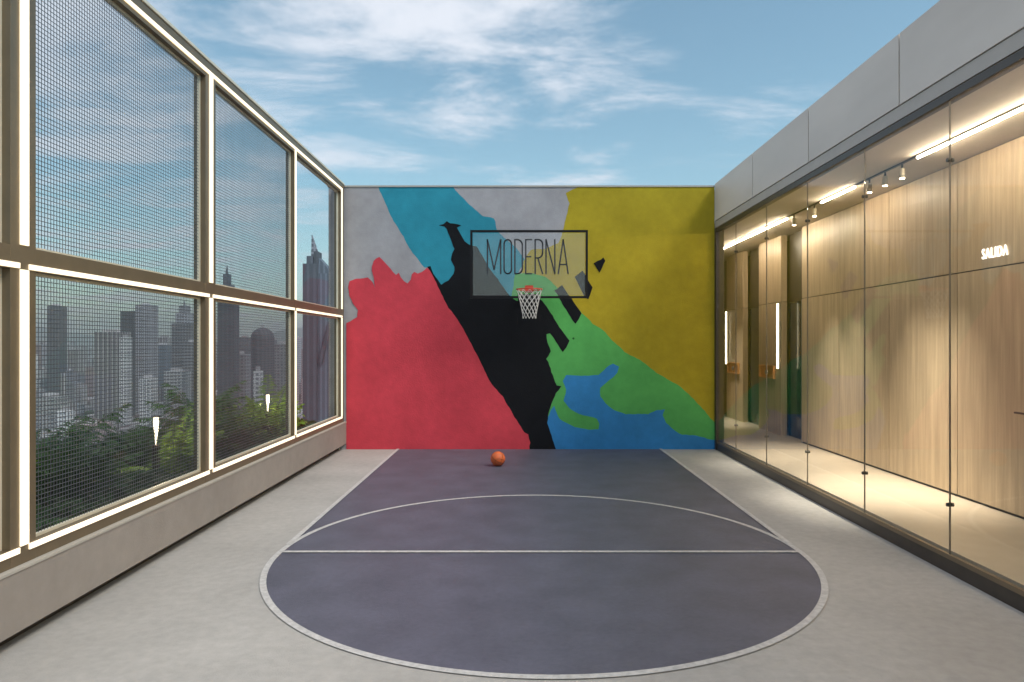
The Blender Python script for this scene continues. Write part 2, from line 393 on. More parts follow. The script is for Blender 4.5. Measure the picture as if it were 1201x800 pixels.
def make_shrub(seed, leafm, label, h=.8, n=520, name='shrub', lsize=.06):
    rng = random.Random(seed); r = empty(name, (0,0,0), label, 'plant')
    mb = MB(); st = MB(); tips = []
    for i in range(14):
        az = rng.uniform(0,6.28); o = rng.uniform(.1,.45); hh = h*rng.uniform(.5,1)
        p0 = Vector((0,0,0)); p1 = Vector((math.cos(az)*o*.4, math.sin(az)*o*.4, hh*.5)); p2 = Vector((math.cos(az)*o, math.sin(az)*o, hh))
        st.tube([p0,p1,p2],[.010,.007,.003], n=4); tips.append((p0,p1,p2))
    for i in range(n):
        p0,p1,p2 = rng.choice(tips); t = rng.uniform(.35,1.05)
        p = p1.lerp(p2, (t-.35)/.65) + Vector((rng.gauss(0,.05),rng.gauss(0,.05),rng.gauss(0,.04)))
        d = Vector((rng.gauss(0,1),rng.gauss(0,1),rng.uniform(-.5,.9))).normalized(); sd = d.cross(Vector((rng.gauss(0,1),rng.gauss(0,1),rng.gauss(0,1)))).normalized()
        s = lsize*rng.uniform(.6,1.3)
        vs = [mb.bm.verts.new(q) for q in (p, p+d*s*.5+sd*s*.24, p+d*s, p+d*s*.5-sd*s*.24)]; mb.bm.faces.new(vs)
    mb.build('foliage', leafm, r, fix=False); st.build('stems', M['stem'], r)
    return r
protos = [
 make_fern(1, 26, .66, M['leafd'], 'x', nl=22, ll=.19, lw=.019), make_fern(2, 20, .80, M['leafm'], 'x', nl=24, ll=.22, lw=.021),
 make_fern(3, 13, 1.05, M['leafm'], 'x', nl=26, ll=.34, lw=.018, rise=.95, droop=.40, name='palm'),
 make_shrub(4, M['leafd'], 'x'), make_shrub(5, M['leafy'], 'x', h=.6, n=330, lsize=.08),
 make_fern(6, 8, .8, M['leafy'], 'x', nl=22, ll=.26, lw=.024, rise=.9, droop=.35, name='palm'),
]
PL = ['dark green fern of the dense bed behind the lower fence panels', 'mid green arching fern of the dense bed behind the lower fence panels',
 'feathery palm rising among the ferns behind the fence', 'small leaved dark shrub filling the bed behind the fence', 'lime green broad leaved shrub low among the ferns', 'young lime green palm with upright fronds beside a garden lamp']
PG = ['dark ferns in the planter','green ferns in the planter','palms in the planter','dark shrubs in the planter','lime shrubs in the planter','young palms in the planter']
for p, l, g in zip(protos, PL, PG): p['label'] = l; p['group'] = g
rng = random.Random(5)
spots = []
y = 1.3
while y < 12.9:
    for x in (-4.2, -4.75, -5.3):
        spots.append((x+rng.uniform(-.15,.15), y+rng.uniform(-.25,.25), x))
    y += .72
first = [True]*6
def place(k, x, y, s, rz=None, z=.30):
    o = protos[k] if first[k] else copy_tree(protos[k]); first[k] = False
    o.location = (x,y,z); o.rotation_euler.z = rng.uniform(0,6.28) if rz is None else rz; o.scale = (s,s,s)
    return o
for i, (x, y, row) in enumerate(spots):
    u = rng.random()
    k = 0 if u < .38 else 1 if u < .70 else 3 if u < .80 else 2 if u < .95 else 4
    if row == -4.2 and k in (1,2): k = 0
    s = rng.uniform(.95,1.3)*(1.0 if row < -5 else .92 if row < -4.5 else .70)
    if k == 2: s *= .85
    place(k, x, y, s)
place(5, *at(203,500,8.3).xy, .85); place(5, *at(318,480,11.9).xy, .85); place(5, -4.5, 12.4, .9); place(5, -4.2, 3.6, .8)
for x_, y_, s_, k in ((-4.6,4.4,.85,2),(-4.9,5.6,.9,2),(-4.5,7.1,.8,2),(-4.7,8.7,.75,2),(-4.5,10.2,.85,2),(-4.4,9.3,.8,5),(-4.3,12.2,.9,5),(-4.6,11.3,.8,5)): place(k, x_, y_, s_*.84)
place(2, *at(52,500,6.6).xy, 1.0); place(4, -4.3, 12.6, 1.1); 

# garden lamps
def bollard(loc, label):
    r = empty('garden_lamp', loc, label, 'garden lamp', 'garden lamps in the planter')
    h = 1.16-.30-.02
    MB().lathe([(.06,0),(.06,.02),(.045,.03),(.045,h-.34),(.05,h-.33)], 14).build('post', M['dark'], r, True)
    MB().lathe([(.006,h-.33),(.014,h-.22),(.030,h-.07),(.028,h-.01),(.02,h)], 14).build('lamp', M['bollamp'], r, True)
    MB().lathe([(.055,h+.001),(.055,h+.012),(.02,h+.02)], 14).build('cap', M['dark'], r, True)
    l = bpy.data.lights.new('garden_lamp_light', 'POINT'); l.energy = 4.5; l.color = (1,.82,.55); l.shadow_soft_size = .05
    lo = bpy.data.objects.new('garden_lamp_light', l); col.objects.link(lo); lo.parent = r; lo.location = (.09,-.05,h-.1)
    return r
bollard((at(183,0,8.2).x, 8.2, .30), 'lit garden lamp nearer the camera, among ferns behind the widest lower panel')
bollard((at(314,0,11.9).x, 11.9, .30), 'lit garden lamp farther from the camera, among ferns in the second bay from the mural')

# ------------------------------------------------------------------ pavilion on the right
pav = empty('pavilion', (0,0,0), 'long grey edged pavilion with a glass front and oak panelled corridor beside the court', 'building')
GX = 3.80; WX = 5.30; FZ = .16; CZ = 4.20; Y0, Y1 = -2.5, 18.4
MB().box(GX+.062,Y0,-.35,WX+1.6,Y1+.2,FZ).build('corridor_floor', M['stonefloor'], pav)
MB().box(XR+.022,Y0,-.3,GX+.06,YW,.125, bev=.004).build('sill', M['dark'], pav)
MB().box(GX-.045,Y0,.1252,GX-.012,YW-.10,.165).build('glazing_channel', M['bronze'], pav)
MB().box(XR+.03,Y0,CZ+.001,WX+1.6,Y1+.2,CZ+.12).build('ceiling', M['ceil'], pav)
MB().box(XR+.10,Y0,CZ+.122,WX+1.6,Y1+.2,5.02).build('roof', M['fascia2'], pav)
MB().box(XR+.012,Y0,4.215,XR+.095,YW,4.345).build('drip_band', M['fascia2'], pav)
MB().box(GX-.05,Y0,4.13,GX+.04,YW-.10,CZ).build('head_frame', M['dark'], pav)
y = 13.19
k = 0
while y > Y0:
    ya = max(Y0, y-2.125)
    MB().box(XR,ya+.008,4.352,XR+.098,y-.008,5.055, bev=.003).build('fascia_panel', M['fascia'], pav); y -= 2.13
MB().box(XR+.0985,Y0,4.353,XR+.0995,YW,5.0).build('fascia_backing', M['joint'], pav)
# jamb against mural wall
MB().box(XR+.003,YW-.10,.0,XR+.15,YW+.30,4.21).build('jamb', M['dark'], pav)
MB().box(XR+.003,YW+.31,-.3,XR+.15,Y1,CZ).build('rear_wall', M['dark'], pav)
MB().box(XR,Y1+.001,-.3,WX+1.6,Y1+.2,CZ).build('end_wall', M['wood'], pav)
MB().box(XR+.1,Y0-.2,-.3,WX+1.6,Y0-.001,5.0).build('end_wall', M['wood'], pav)
# glass panes
ys = [12.0,10.52,9.03,7.54,6.05,4.56,3.07,1.58,.09,-1.40]
edges = [YW-.10]+ys+[Y0]
for a, b in zip(edges, edges[1:]):
    g = MB().box(GX-.035,b+.005,.166,GX-.023,a-.005,4.129).build('glass_pane', M['glassR'], pav)
for yj in ys:
    MB().box(GX-.036,yj-.0035,.167,GX-.022,yj+.0035,4.128).build('glass_joint', M['silicone'], pav)
    for zf in (.60,3.61):
        f = MB().tube([(GX-.055,yj,zf),(GX-.037,yj,zf)], .018, n=14)
        f.tube([(GX-.021,yj,zf),(GX+.0,yj,zf)], .018, n=14)
        f.build('glass_clamp', M['clampm'], pav, False)
# oak wall: backing + panels
MB().box(WX+.02,Y0,FZ,WX+.15,12.95,CZ).build('wall_backing', M['joint'], pav)
jy = [12.95,11.45,9.90,8.36,6.81,5.26,3.71,2.16,.61,-.94,-2.49]
door = None
for a, b in zip(jy, jy[1:]):
    isdoor = abs(a-8.36) < .01
    o = MB().box(WX,b+.006,FZ+.03,WX+.019,a-.006,2.853).build('door' if isdoor else 'oak_panel', M['wood'], pav)
    if isdoor: door = o
    MB().box(WX,b+.006,2.867,WX+.019,a-.006,CZ-.012).build('oak_panel', M['wood'], pav)
MB().tube([(WX-.001,7.12,1.28),(WX-.055,7.12,1.28),(WX-.06,7.15,1.28),(WX-.06,7.31,1.28)], .011, n=10).build('handle', M['joint'], door)
# bay beyond: dark openings between oak piers
def pier(a, b):
    MB().box(WX+.0,a,FZ+.001,WX+.12,b,2.853).build('oak_pier', M['wood'], pav)
    MB().box(WX+.0,a,2.867,WX+.12,b,CZ).build('oak_pier', M['wood'], pav)
pier(13.97,15.26); pier(16.35,17.62)
MB().box(WX+.42,12.96,FZ+.001,WX+.5,Y1,CZ).build('recess_back', M['dark'], pav)
for a, b in ((12.96,13.965),(15.265,16.345),(17.625,Y1)):
    MB().box(WX+.16,a,FZ+.001,WX+.18,b,2.84).build('glass_door', M['blueglass'], pav)
    MB().box(WX+.15,a,2.842,WX+.19,b,2.88).build('transom', M['dark'], pav)
    MB().box(WX+.17,a,2.882,WX+.18,b,CZ).build('upper_panel', M['dark'], pav)
MB().box(WX+.02,12.965,FZ+.002,WX+.10,13.03,2.84).build('steel_edge', M['steel'], pav)

def wall_light(y, label):
    r = empty('wall_light', (WX,y,1.5), label, 'wall light', 'vertical wall lights')
    MB().box(-.03,-.05,0,-.001,.05,1.34).build('housing', M['steel'], r)
    MB().box(-.045,-.028,.01,-.031,.028,1.33).build('light_strip', M['ledwall'], r)
wall_light(14.06, 'vertical lit strip on the oak pier nearer the camera')
wall_light(17.55, 'vertical lit strip at the far end beside the mural edge')
def cbox(y, label):
    r = empty('copper_niche', (WX,y,1.29), label, 'wall niche', 'copper wall niches')
    mb = MB(); mb.box(-.05,-.42,0,-.002,.42,.02).box(-.05,-.42,.25,-.002,.42,.27).box(-.05,-.42,.021,-.002,-.40,.249).box(-.05,.40,.021,-.002,.42,.249).box(-.010,-.399,.021,-.002,.399,.249)
    mb.build('frame', M['copper'], r)
    mb = MB()
    bmesh.ops.create_uvsphere(mb.bm, u_segments=16, v_segments=8, radius=.07); bmesh.ops.scale(mb.bm, vec=(.25,1.3,.8), verts=mb.bm.verts); bmesh.ops.translate(mb.bm, vec=(-.035,0,.12), verts=mb.bm.verts)
    mb.build('bowl', M['steel'], r, True)
cbox(14.70, 'copper lined niche on the pier nearer the camera'); cbox(17.0, 'copper lined niche on the far pier beside the mural edge')

# ceiling track lights
TX = 4.64
def track(y0, y1, label):
    r = empty('ceiling_light', (TX,(y0+y1)/2,CZ), label, 'ceiling light', 'linear lights in the corridor ceiling')
    h = (y1-y0)/2
    MB().box(-.02,-h,-.02,.02,h,-.001).build('housing', M['champagne'], r)
    MB().box(-.009,-h,-.040,.009,h,-.0205).build('light_strip', M['ledin'], r)
track(-2.3, 8.05, 'linear ceiling light nearest the camera above the corridor')
track(9.55, 10.6, 'short linear ceiling light between the two runs of spotlights')
track(11.95, 16.3, 'linear ceiling light at the far end of the corridor beside the mural')
def rail(y0, y1, label):
    o = MB().box(TX-.015,y0,CZ-.02,TX+.015,y1,CZ-.001).build('light_track', M['bodym']); tag(o, label, 'light track', 'dark tracks for the spotlights')
rail(8.06, 9.54, 'dark ceiling track holding the three nearer spotlights'); rail(10.61, 11.94, 'dark ceiling track holding the far spotlights')
def spot(y, label, power=420):
    r = empty('spotlight', (TX,y,CZ-.021), label, 'spotlight', 'spotlights on the corridor ceiling track')
    MB().tube([(0,0,0),(0,0,-.05)], .012, n=8).build('bracket', M['bodym'], r)
    MB().lathe([(.030,-.17),(.032,-.165),(.032,-.055),(.026,-.051)], 16).build('body', M['champagne'], r, False)
    MB().lathe([(.026,-.176),(.026,-.171)], 16).build('lens', M['spot'], r)
    l = bpy.data.lights.new('spot_lamp', 'SPOT'); l.energy = power; l.color = (1,.92,.78); l.spot_size = R(50); l.spot_blend = 1; l.shadow_soft_size = .025
    lo = bpy.data.objects.new('spot_lamp', l); col.objects.link(lo); lo.parent = r; lo.location = (0,0,-.19); lo.rotation_euler = (0, 0, 0)
for i, (y, l) in enumerate(((8.37,'spotlight nearest the camera on the nearer ceiling track'),(8.76,'middle spotlight of the three on the nearer ceiling track'),(9.15,'farthest spotlight of the three on the nearer ceiling track'),
          (10.85,'nearer spotlight of the two on the far ceiling track'),(11.65,'farther spotlight of the two on the far ceiling track'),
          (16.45,'spotlight at the very end of the corridor beside the mural edge'))):
    spot(y, l)

# exit sign
def text_mesh(s, size, extrude, bold, name):
    c = bpy.data.curves.new(name, 'FONT'); c.body = s; c.size = size; c.extrude = extrude; c.offset = bold; c.align_x = 'CENTER'; c.align_y = 'CENTER'
    c.space_character = 1.18
    t = bpy.data.objects.new(name, c); col.objects.link(t)
    bpy.context.view_layer.update()
    me = bpy.data.meshes.new_from_object(t.evaluated_get(bpy.context.evaluated_depsgraph_get()))
    bpy.data.objects.remove(t)
    return me
me = text_mesh('SALIDA', .165, .004, .0, 'lettering'); me.materials.clear(); me.materials.append(M['sign'])
es = empty('exit_sign', (WX-.012,7.69,3.02), 'glowing white SALIDA letters fixed on the oak wall above the door', 'sign')
o = bpy.data.objects.new('lettering', me); col.objects.link(o); o.parent = es
o.rotation_euler = (R(90),0,R(-90)); o.scale = (.68,1,1)

# ------------------------------------------------------------------ hoop
BD = 12.6
bx, bz0, bz1, bw = at(620.5,0,BD).x, 2.84, 4.08, 1.07
hp = empty('basketball_hoop', (bx,YW,0), 'wall mounted basketball hoop with clear black framed backboard lettered MODERNA and white net', 'basketball hoop')
by = BD-YW
MB().box(-bw+.05,by-.006,bz0+.05,bw-.05,by+.006,bz1-.05).build('backboard', M['board'], hp)
t = .040; mb = MB()
mb.box(-bw,by-.02,bz0,bw,by+.02,bz0+t).box(-bw,by-.02,bz1-t,bw,by+.02,bz1).box(-bw,by-.02,bz0+t,-bw+t,by+.02,bz1-t).box(bw-t,by-.02,bz0+t,bw,by+.02,bz1-t)
mb.build('backboard_frame', M['black'], hp)
for s in (-1,1):
    MB().tube([(s*.9,-.03,bz0+.25),(s*.9,by+.045,bz0+.12)], .02, n=8).tube([(s*.9,-.03,bz1-.25),(s*.9,by+.045,bz1-.12)], .02, n=8).build('support_arm', M['black'], hp) if False else None
for s in (-1,1):
    MB().box(s*.16-.02,by+.021,bz0+.01,s*.16+.02,-.026,bz0+.045).build('support_arm', M['black'], hp)
MB().box(-.2,-.025,bz0-.02,.2,-.013,bz0+.12).build('wall_plate', M['black'], hp)
ry = by-.021; RZ = 2.97; RRm = .225
rim = MB().torus((0,ry-.14-RRm,RZ), RRm, .011, 48, 8).build('rim', M['orange'], hp, True)
mb = MB(); mb.box(-.075,ry-.012,RZ-.03,.075,ry-.001,RZ+.10).box(-.07,ry-.15,RZ-.012,.07,ry-.012,RZ+.004); mb.build('rim_bracket', M['orange'], hp)
# net: two sets of helical cords
mb = MB(); cyr = ry-.14-RRm; nn = 12; lv = 8
def nr(t): return RRm*(1-.52*t**.8)+ (.012 if t > .9 else 0)
def np_(i, t, k): 
    a = 2*math.pi*(i+k)/nn; r_ = nr(t)
    return (r_*math.cos(a), cyr+r_*math.sin(a), RZ-.01-.50*t)
for i in range(nn):
    for sgn in (-1, 1):
        pts = [np_(i, j/lv, sgn*.5*(j%2)) for j in range(lv+1)]
        mb.tube(pts, .0045, n=5)
mb.build('net', M['white'], hp)
# lettering MODERNA, tall condensed strokes
def stroke(mb, pts, w, closed=False):
    for a, b in zip(pts, pts[1:]):
        a, b = Vector(a), Vector(b); d = (b-a).normalized(); n_ = Vector((-d.y,d.x))*w/2; a = a-d*w*.3; b = b+d*w*.3
        q = [a+n_, b+n_, b-n_, a-n_]
        f = [mb.bm.verts.new((p.x, 0, p.y)) for p in q]; g = [mb.bm.verts.new((p.x, -.0035, p.y)) for p in q]
        mb.bm.faces.new(g[::-1]); mb.bm.faces.new(f)
        for i in range(4): mb.bm.faces.new((f[i], f[(i+1)%4], g[(i+1)%4], g[i]))
H = .62
def arc(cx, cy, rx, ry_, a0, a1, n=8): return [(cx+rx*math.cos(R(a0+(a1-a0)*i/n)), cy+ry_*math.sin(R(a0+(a1-a0)*i/n))) for i in range(n+1)]
def LET(ch, w):
    if ch == 'M': return [[(0,0),(.0,H),(w/2,H*.12),(w,H),(w,0)]]
    if ch == 'O':
        r = w/2; return [[(0,r*1.2),(0,H-r*1.2)]+arc(r,H-r*1.2,r,r*1.2,180,0)[0:]+[(w,r*1.2)]+arc(r,r*1.2,r,r*1.2,0,-180)]
    if ch == 'D':
        r = w*.7; return [[(0,0),(0,H),(w-r,H)]+arc(w-r,H-r,r,r,90,0,6)+[(w,r)]+arc(w-r,r,r,r,0,-90,6)+[(0,0)]]
    if ch == 'E': return [[(w,H),(0,H),(0,0),(w,0)],[(0,H*.5),(w*.85,H*.5)]]
    if ch == 'R':
        r = w*.6; return [[(0,0),(0,H),(w-r,H)]+arc(w-r,H-r,r,r,90,0,6)+[(w,H*.62)]+arc(w-r,H*.62,r,r*1.2,0,-90,5)+[(0,H*.62-r*1.2)],[(w*.35,H*.62-r*1.2),(w,0)]]
    if ch == 'N': return [[(0,0),(0,H),(w,0),(w,H)]]
    if ch == 'A': return [[(0,0),(w/2,H),(w,0)],[(w*.17,H*.27),(w*.83,H*.27)]]
ws = {'M':.24,'O':.135,'D':.135,'E':.11,'R':.135,'N':.16,'A':.18}
txt = 'MODERNA'; gap = .062
tot = sum(ws[c] for c in txt)+gap*(len(txt)-1)
xx = at(619,0,BD).x-bx-tot/2
k_ = 1.0
mb = MB()
for c in txt:
    for s_ in LET(c, ws[c]):
        stroke(mb, [(xx+p[0], p[1]) for p in s_], .026)
    xx += ws[c]+gap
o = mb.build('lettering', M['letter'], hp); o.location = (0, by-.0075, bz0+.445)

# ------------------------------------------------------------------ ball
bc = (at(584,0,11.36).x, 11.36, .12+.004)
ball = empty('basketball', (bc[0],bc[1],.0045), 'orange basketball resting on the dark court near the mural wall', 'ball')
mb = MB(); bmesh.ops.create_uvsphere(mb.bm, u_segments=40, v_segments=24, radius=.12)
b_ = mb.build('cover', M['ball'], ball, True); b_.location.z = .12
mb = MB(); mb.torus((0,0,0), .1195, .0025, 60, 6, 'z').torus((0,0,0), .1195, .0025, 60, 6, 'x')
# curved side seams
for s in (-1,1):
    pts = []
    for i in range(41):
        a = 2*math.pi*i/40; v = Vector((.55*math.cos(a), s*(.80-.28*math.cos(2*a)), .62*math.sin(a)))
        pts.append(v.normalized()*.1195)
    mb.tube(pts, .0025, n=5)
s_ = mb.build('seams', M['black'], ball, True); s_.location.z = .12; s_.rotation_euler = (.5,.35,.6); b_.rotation_euler = (.5,.35,.6)

# ------------------------------------------------------------------ city
GZ = -90
struct('ground', MB().box(-9000,-3000,GZ-3,9000,9500,GZ), M['ground'])
def ridge(y0, seed, h, name, X0=-8600, X1=8600):
    mb = MB(); n = 160; rows = []
    for j, (dy, k) in enumerate(((0,0),(300,.55),(700,1),(1200,.7),(1700,0))):
        row = []
        for i in range(n+1):
            x = X0+(X1-X0)*i/n
            z = h*(.55+.45*noise.noise(Vector((x*.0006+seed, dy*.0004, 0)))+.15*noise.noise(Vector((x*.003, dy*.002, seed))))
            row.append(mb.bm.verts.new((x, y0+dy, GZ+max(0,z)*k)))
        rows.append(row)
    for a, b in zip(rows, rows[1:]):
        for i in range(n): mb.bm.faces.new((a[i],a[i+1],b[i+1],b[i]))
    struct(name, mb, M['hill'])
ridge(5200, 3.1, 330, 'hills')
used = []
def city_tower(px0, px1, ytop, d, m, label, kind='plain', group=None, cat='tower', depth=None):
    x0 = (px0-608)*d/F; x1 = (px1-608)*d/F; zt = EYE-(ytop-404)*d/F; w_ = x1-x0; dp = depth or w_*.9; h = zt-GZ
    r = empty('tower_block' if cat == 'tower' else 'building', ((x0+x1)/2, d+dp/2, GZ), label, cat, group)
    a, b = w_/2, dp/2
    if kind == 'plain':
        MB().box(-a,-b,0,a,b,h-3).build('wall', m, r)
        MB().box(-a*.55,-b*.5,h-3,a*.35,b*.5,h).build('roof', M['palewall'], r)
    elif kind == 'spire':   # dark left half, paler right half, peaked crown and spire
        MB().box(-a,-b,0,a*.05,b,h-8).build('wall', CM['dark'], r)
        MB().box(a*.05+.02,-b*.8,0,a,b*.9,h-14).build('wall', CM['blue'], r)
        MB().box(-a*.80,-b*.7,h-7.98,-a*.35,b*.7,h-3).build('crown', CM['dark'], r)
        MB().box(-a*.30,-b*.6,h-7.98,a*.0,b*.6,h).build('crown', CM['dark'], r)
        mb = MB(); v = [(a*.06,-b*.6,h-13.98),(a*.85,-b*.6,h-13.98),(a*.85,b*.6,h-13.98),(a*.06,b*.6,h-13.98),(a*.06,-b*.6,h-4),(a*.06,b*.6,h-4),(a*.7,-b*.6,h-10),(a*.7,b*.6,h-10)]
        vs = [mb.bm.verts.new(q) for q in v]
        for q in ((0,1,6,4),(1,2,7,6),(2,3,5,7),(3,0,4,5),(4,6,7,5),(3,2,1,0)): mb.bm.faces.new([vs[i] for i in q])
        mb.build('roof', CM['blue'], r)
        mb = MB(); v = [(-a*.62,-1,h-3),(a*.0,-1,h-3),(-a*.58,-1,h+11),(-a*.62,1,h-3),(a*.0,1,h-3),(-a*.58,1,h+11)]
        vs = [mb.bm.verts.new(q) for q in v]
        for q in ((0,1,2),(5,4,3),(0,3,4,1),(1,4,5,2),(2,5,3,0)): mb.bm.faces.new([vs[i] for i in q])
        mb.build('spire', CM['grey'], r)
        MB().tube([(a*.25,-b*.8-.6,h-70),(a*.95,-b*.8-.6,h-46)], 1.6, n=6).build('brace', CM['dark'], r)
    elif kind == 'step':    # stepped crown with a mast
        MB().box(-a,-b,0,a,b,h*.80).build('wall', m, r)
        MB().box(-a*.75,-b*.75,h*.80,a*.5,b*.75,h*.89).build('wall', m, r)
        MB().box(-a*.5,-b*.5,h*.89,a*.15,b*.5,h*.95).build('roof', m, r)
        MB().tube([(-a*.2,0,h*.95),(-a*.2,0,h)], [1.4,.3], n=6).build('spire', m, r)
    elif kind == 'round':   # domed head
        mb = MB(); prof = [(1,0),(1,h-a*.9)]+[(math.cos(R(t)),h-a*.9+a*.9*math.sin(R(t))) for t in (20,40,60,78)]
        rings = [[mb.bm.verts.new((a*k*math.cos(i*math.pi/8), b*k*math.sin(i*math.pi/8), z)) for i in range(16)] for k, z in prof]
        for q, s in zip(rings, rings[1:]):
            for i in range(16): mb.bm.faces.new((q[i],q[(i+1)%16],s[(i+1)%16],s[i]))
        mb.bm.faces.new(rings[-1]); mb.bm.faces.new(rings[0][::-1]); mb.build('wall', m, r)
        MB().box(-a*.12,-b*.12,h-a*.05,a*.12,b*.12,h+2).build('roof', M['palewall'], r)
    elif kind == 'slant':   # two volumes, the right one higher
        MB().box(-a,-b,0,a*.1,b,h*.93).build('wall', m, r)
        MB().box(a*.1+.02,-b*.9,0,a,b*.9,h-2).build('wall', CM['grey'], r)
        MB().box(a*.3,-b*.4,h-2,a*.6,b*.4,h).build('roof', M['palewall'], r)
    elif kind == 'gable':
        MB().box(-a,-b,0,a,b,h*.75).build('wall', m, r)
        mb = MB(); z0 = h*.75+.02; v = [(-a,-b,z0),(a,-b,z0),(a,b,z0),(-a,b,z0),(0,-b,h),(0,b,h)]; vs = [mb.bm.verts.new(q) for q in v]
        for q in ((0,1,4),(1,2,5,4),(2,3,5),(3,0,4,5),(3,2,1,0)): mb.bm.faces.new([vs[i] for i in q])
        mb.build('roof', M['cityroof'], r)
    used.append(((x0+x1)/2, d+dp/2, max(w_,dp)/2))
    return r
T = city_tower
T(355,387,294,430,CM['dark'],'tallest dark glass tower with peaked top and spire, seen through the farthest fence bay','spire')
T(255,274,310,620,CM['dark'],'dark stepped tower with a mast just right of the broad bronze post','step')
T(290,317,384,560,CM['dark'],'dark dome headed tower below the mid rail in the second bay from the mural','round')
T(55,70,356,900,CM['dark'],'slim dark tower standing alone at the left of the widest lower panel','plain')
T(141,172,355,820,CM['dark'],'paired dark towers, the right one higher, in the middle of the widest lower panel','slant')
T(201,226,351,860,CM['grey'],'grey tower with stepped top and mast near the right of the widest lower panel','step')
T(110,139,386,760,CM['stripe'],'broad pale tower with dark vertical stripes left of the paired towers')
T(140,150,392,700,CM['white'],'narrow white slab tower in front of the paired dark towers')
T(163,178,440,640,CM['white'],'white apartment tower behind the nearer garden lamp, left one of a pair')
T(192,214,432,660,CM['white'],'white apartment tower right of the nearer garden lamp')
T(213,238,398,700,CM['grey'],'grey ribbed tower beside the broad bronze post')
T(40,66,462,600,CM['white'],'low bluish white block at the left edge of the widest lower panel')
T(66,80,478,560,CM['white'],'small white block beside the low bluish block on the left')
T(225,238,372,1100,CM['blue'],'distant blue grey tower against the haze beside the broad bronze post')
T(178,196,402,980,CM['blue'],'wide bluish block between the paired towers and the grey stepped tower')
T(322,342,400,700,CM['grey'],'grey tower between the dome headed tower and the thin post')
T(262,288,412,640,CM['grey'],'grey tower left of the dome headed tower')
T(297,306,430,480,CM['white'],'slim white tower in front of the dome headed tower')
T(368,394,405,600,CM['grey'],'grey tower low behind the spired tower in the farthest bay')
T(0,14,375,900,CM['grey'],'grey tower seen through the nearest fence bay at the left edge','step')
rng = random.Random(21)
stl = [('white','pale'),('grey','grey'),('dark','dark'),('blue','blue grey'),('rose','rose coloured'),('stripe','pale striped')]
def free(x, y, r):
    return all((x-a)**2+(y-b)**2 > (r+c)**2 for a, b, c in used)
n = 0; tries = 0
while n < 270 and tries < 30000:
    tries += 1
    d = rng.choice((rng.uniform(700,1200), rng.uniform(1000,1900), rng.uniform(1100,2900))); px = rng.uniform(-110,430)
    w_ = rng.uniform(9,15) if d < 1150 else rng.uniform(13,25); h = rng.uniform(28,66) if d < 1150 else rng.uniform(48,112)
    x = (px-608)*d/F
    if not free(x, d, w_*.5): continue
    ytop = 404-(GZ+h-EYE)*F/d; hw_ = w_*F/d/2
    k, nm = rng.choices(stl, (7,4,1.5,2.5,2.5,4))[0]
    T(px-hw_, px+hw_, ytop, d, CM[k], nm+' apartment tower in the hazy city behind the fence', rng.choice(('plain','plain','slant','plain')), nm+' apartment towers in the city', depth=w_*rng.uniform(.7,1.2)); n += 1
n = 0; tries = 0
while n < 130 and tries < 9000:
    tries += 1
    d = rng.uniform(520,1500); px = rng.uniform(-60,420); w_ = rng.uniform(18,42); h = rng.uniform(8,26); x = (px-608)*d/F
    if not free(x, d, w_*.5): continue
    ytop = 404-(GZ+h-EYE)*F/d; hw_ = w_*F/d/2
    g = rng.random() < .4
    T(px-hw_, px+hw_, ytop, d, rng.choice((M['palewall'],CM['white'],CM['rose'])), ('low house with brownish pitched roof' if g else 'low flat roofed block')+' among the city streets far below', 'gable' if g else 'plain', 'pitched roof houses far below' if g else 'flat roofed low blocks far below', cat='house' if g else 'low building', depth=w_*rng.uniform(.6,1.3)); n += 1
# the uncountable rest of the roofs and tree clumps as one mass each
mb = MB()
for i in range(5200):
    d = rng.uniform(480,3800); px = rng.uniform(-160,460); w_ = rng.uniform(7,17); h = rng.choice((rng.uniform(5,14),rng.uniform(6,20),rng.uniform(20,52) if d > 1000 else 12)); x = (px-608)*d/F
    if not free(x, d, w_*.6): continue
    mb.box(x-w_/2, d-w_/2, GZ, x+w_/2, d+w_*rng.uniform(.2,.8), GZ+h, rng.choice((2,3,2)) if h > 20 else rng.choice((0,0,1)))
tag(mb.build('rooftops', [M['palewall'], M['cityroof'], CM['white'], CM['grey']]), 'dense mass of small city rooftops stretching away to the hills', 'rooftops', kind='stuff')
mb = MB()
for i in range(1500):
    d = rng.uniform(480,2400); px = rng.uniform(-160,460); x = (px-608)*d/F; r_ = rng.uniform(4,9)
    if not free(x, d, r_): continue
    ico = bmesh.ops.create_icosphere(mb.bm, subdivisions=1, radius=r_, matrix=Matrix.Translation((x,d,GZ+r_*.9)) @ Matrix.Diagonal((1,1,.8,1)))
    for v in ico['verts']: v.co += Vector([rng.uniform(-1,1)*r_*.25 for _ in range(3)])
tag(mb.build('tree_clumps', M['leafd']), 'dark tree clumps scattered between the city blocks', 'trees', kind='stuff')

# ------------------------------------------------------------------ haze
HAZE = True
if HAZE:
    mb = MB().box(-9300,-3200,GZ-4,9300,9700,290)
    hz = mb.build('haze', None); hz.data.materials.clear()
    m = bpy.data.materials.new('haze_air'); m.use_nodes = True; N, L = m.node_tree.nodes, m.node_tree.links; N.clear()
    out = N.new('ShaderNodeOutputMaterial'); v = N.new('ShaderNodeVolumePrincipled'); v.inputs['Color'].default_value = (.78,.86,.92,1); v.inputs['Density'].default_value = .00023; v.inputs['Anisotropy'].default_value = .2
    L.new(v.outputs[0], out.inputs['Volume']); hz.data.materials.append(m)
    tag(hz, 'thin blue grey evening haze over the city', 'haze', kind='stuff')

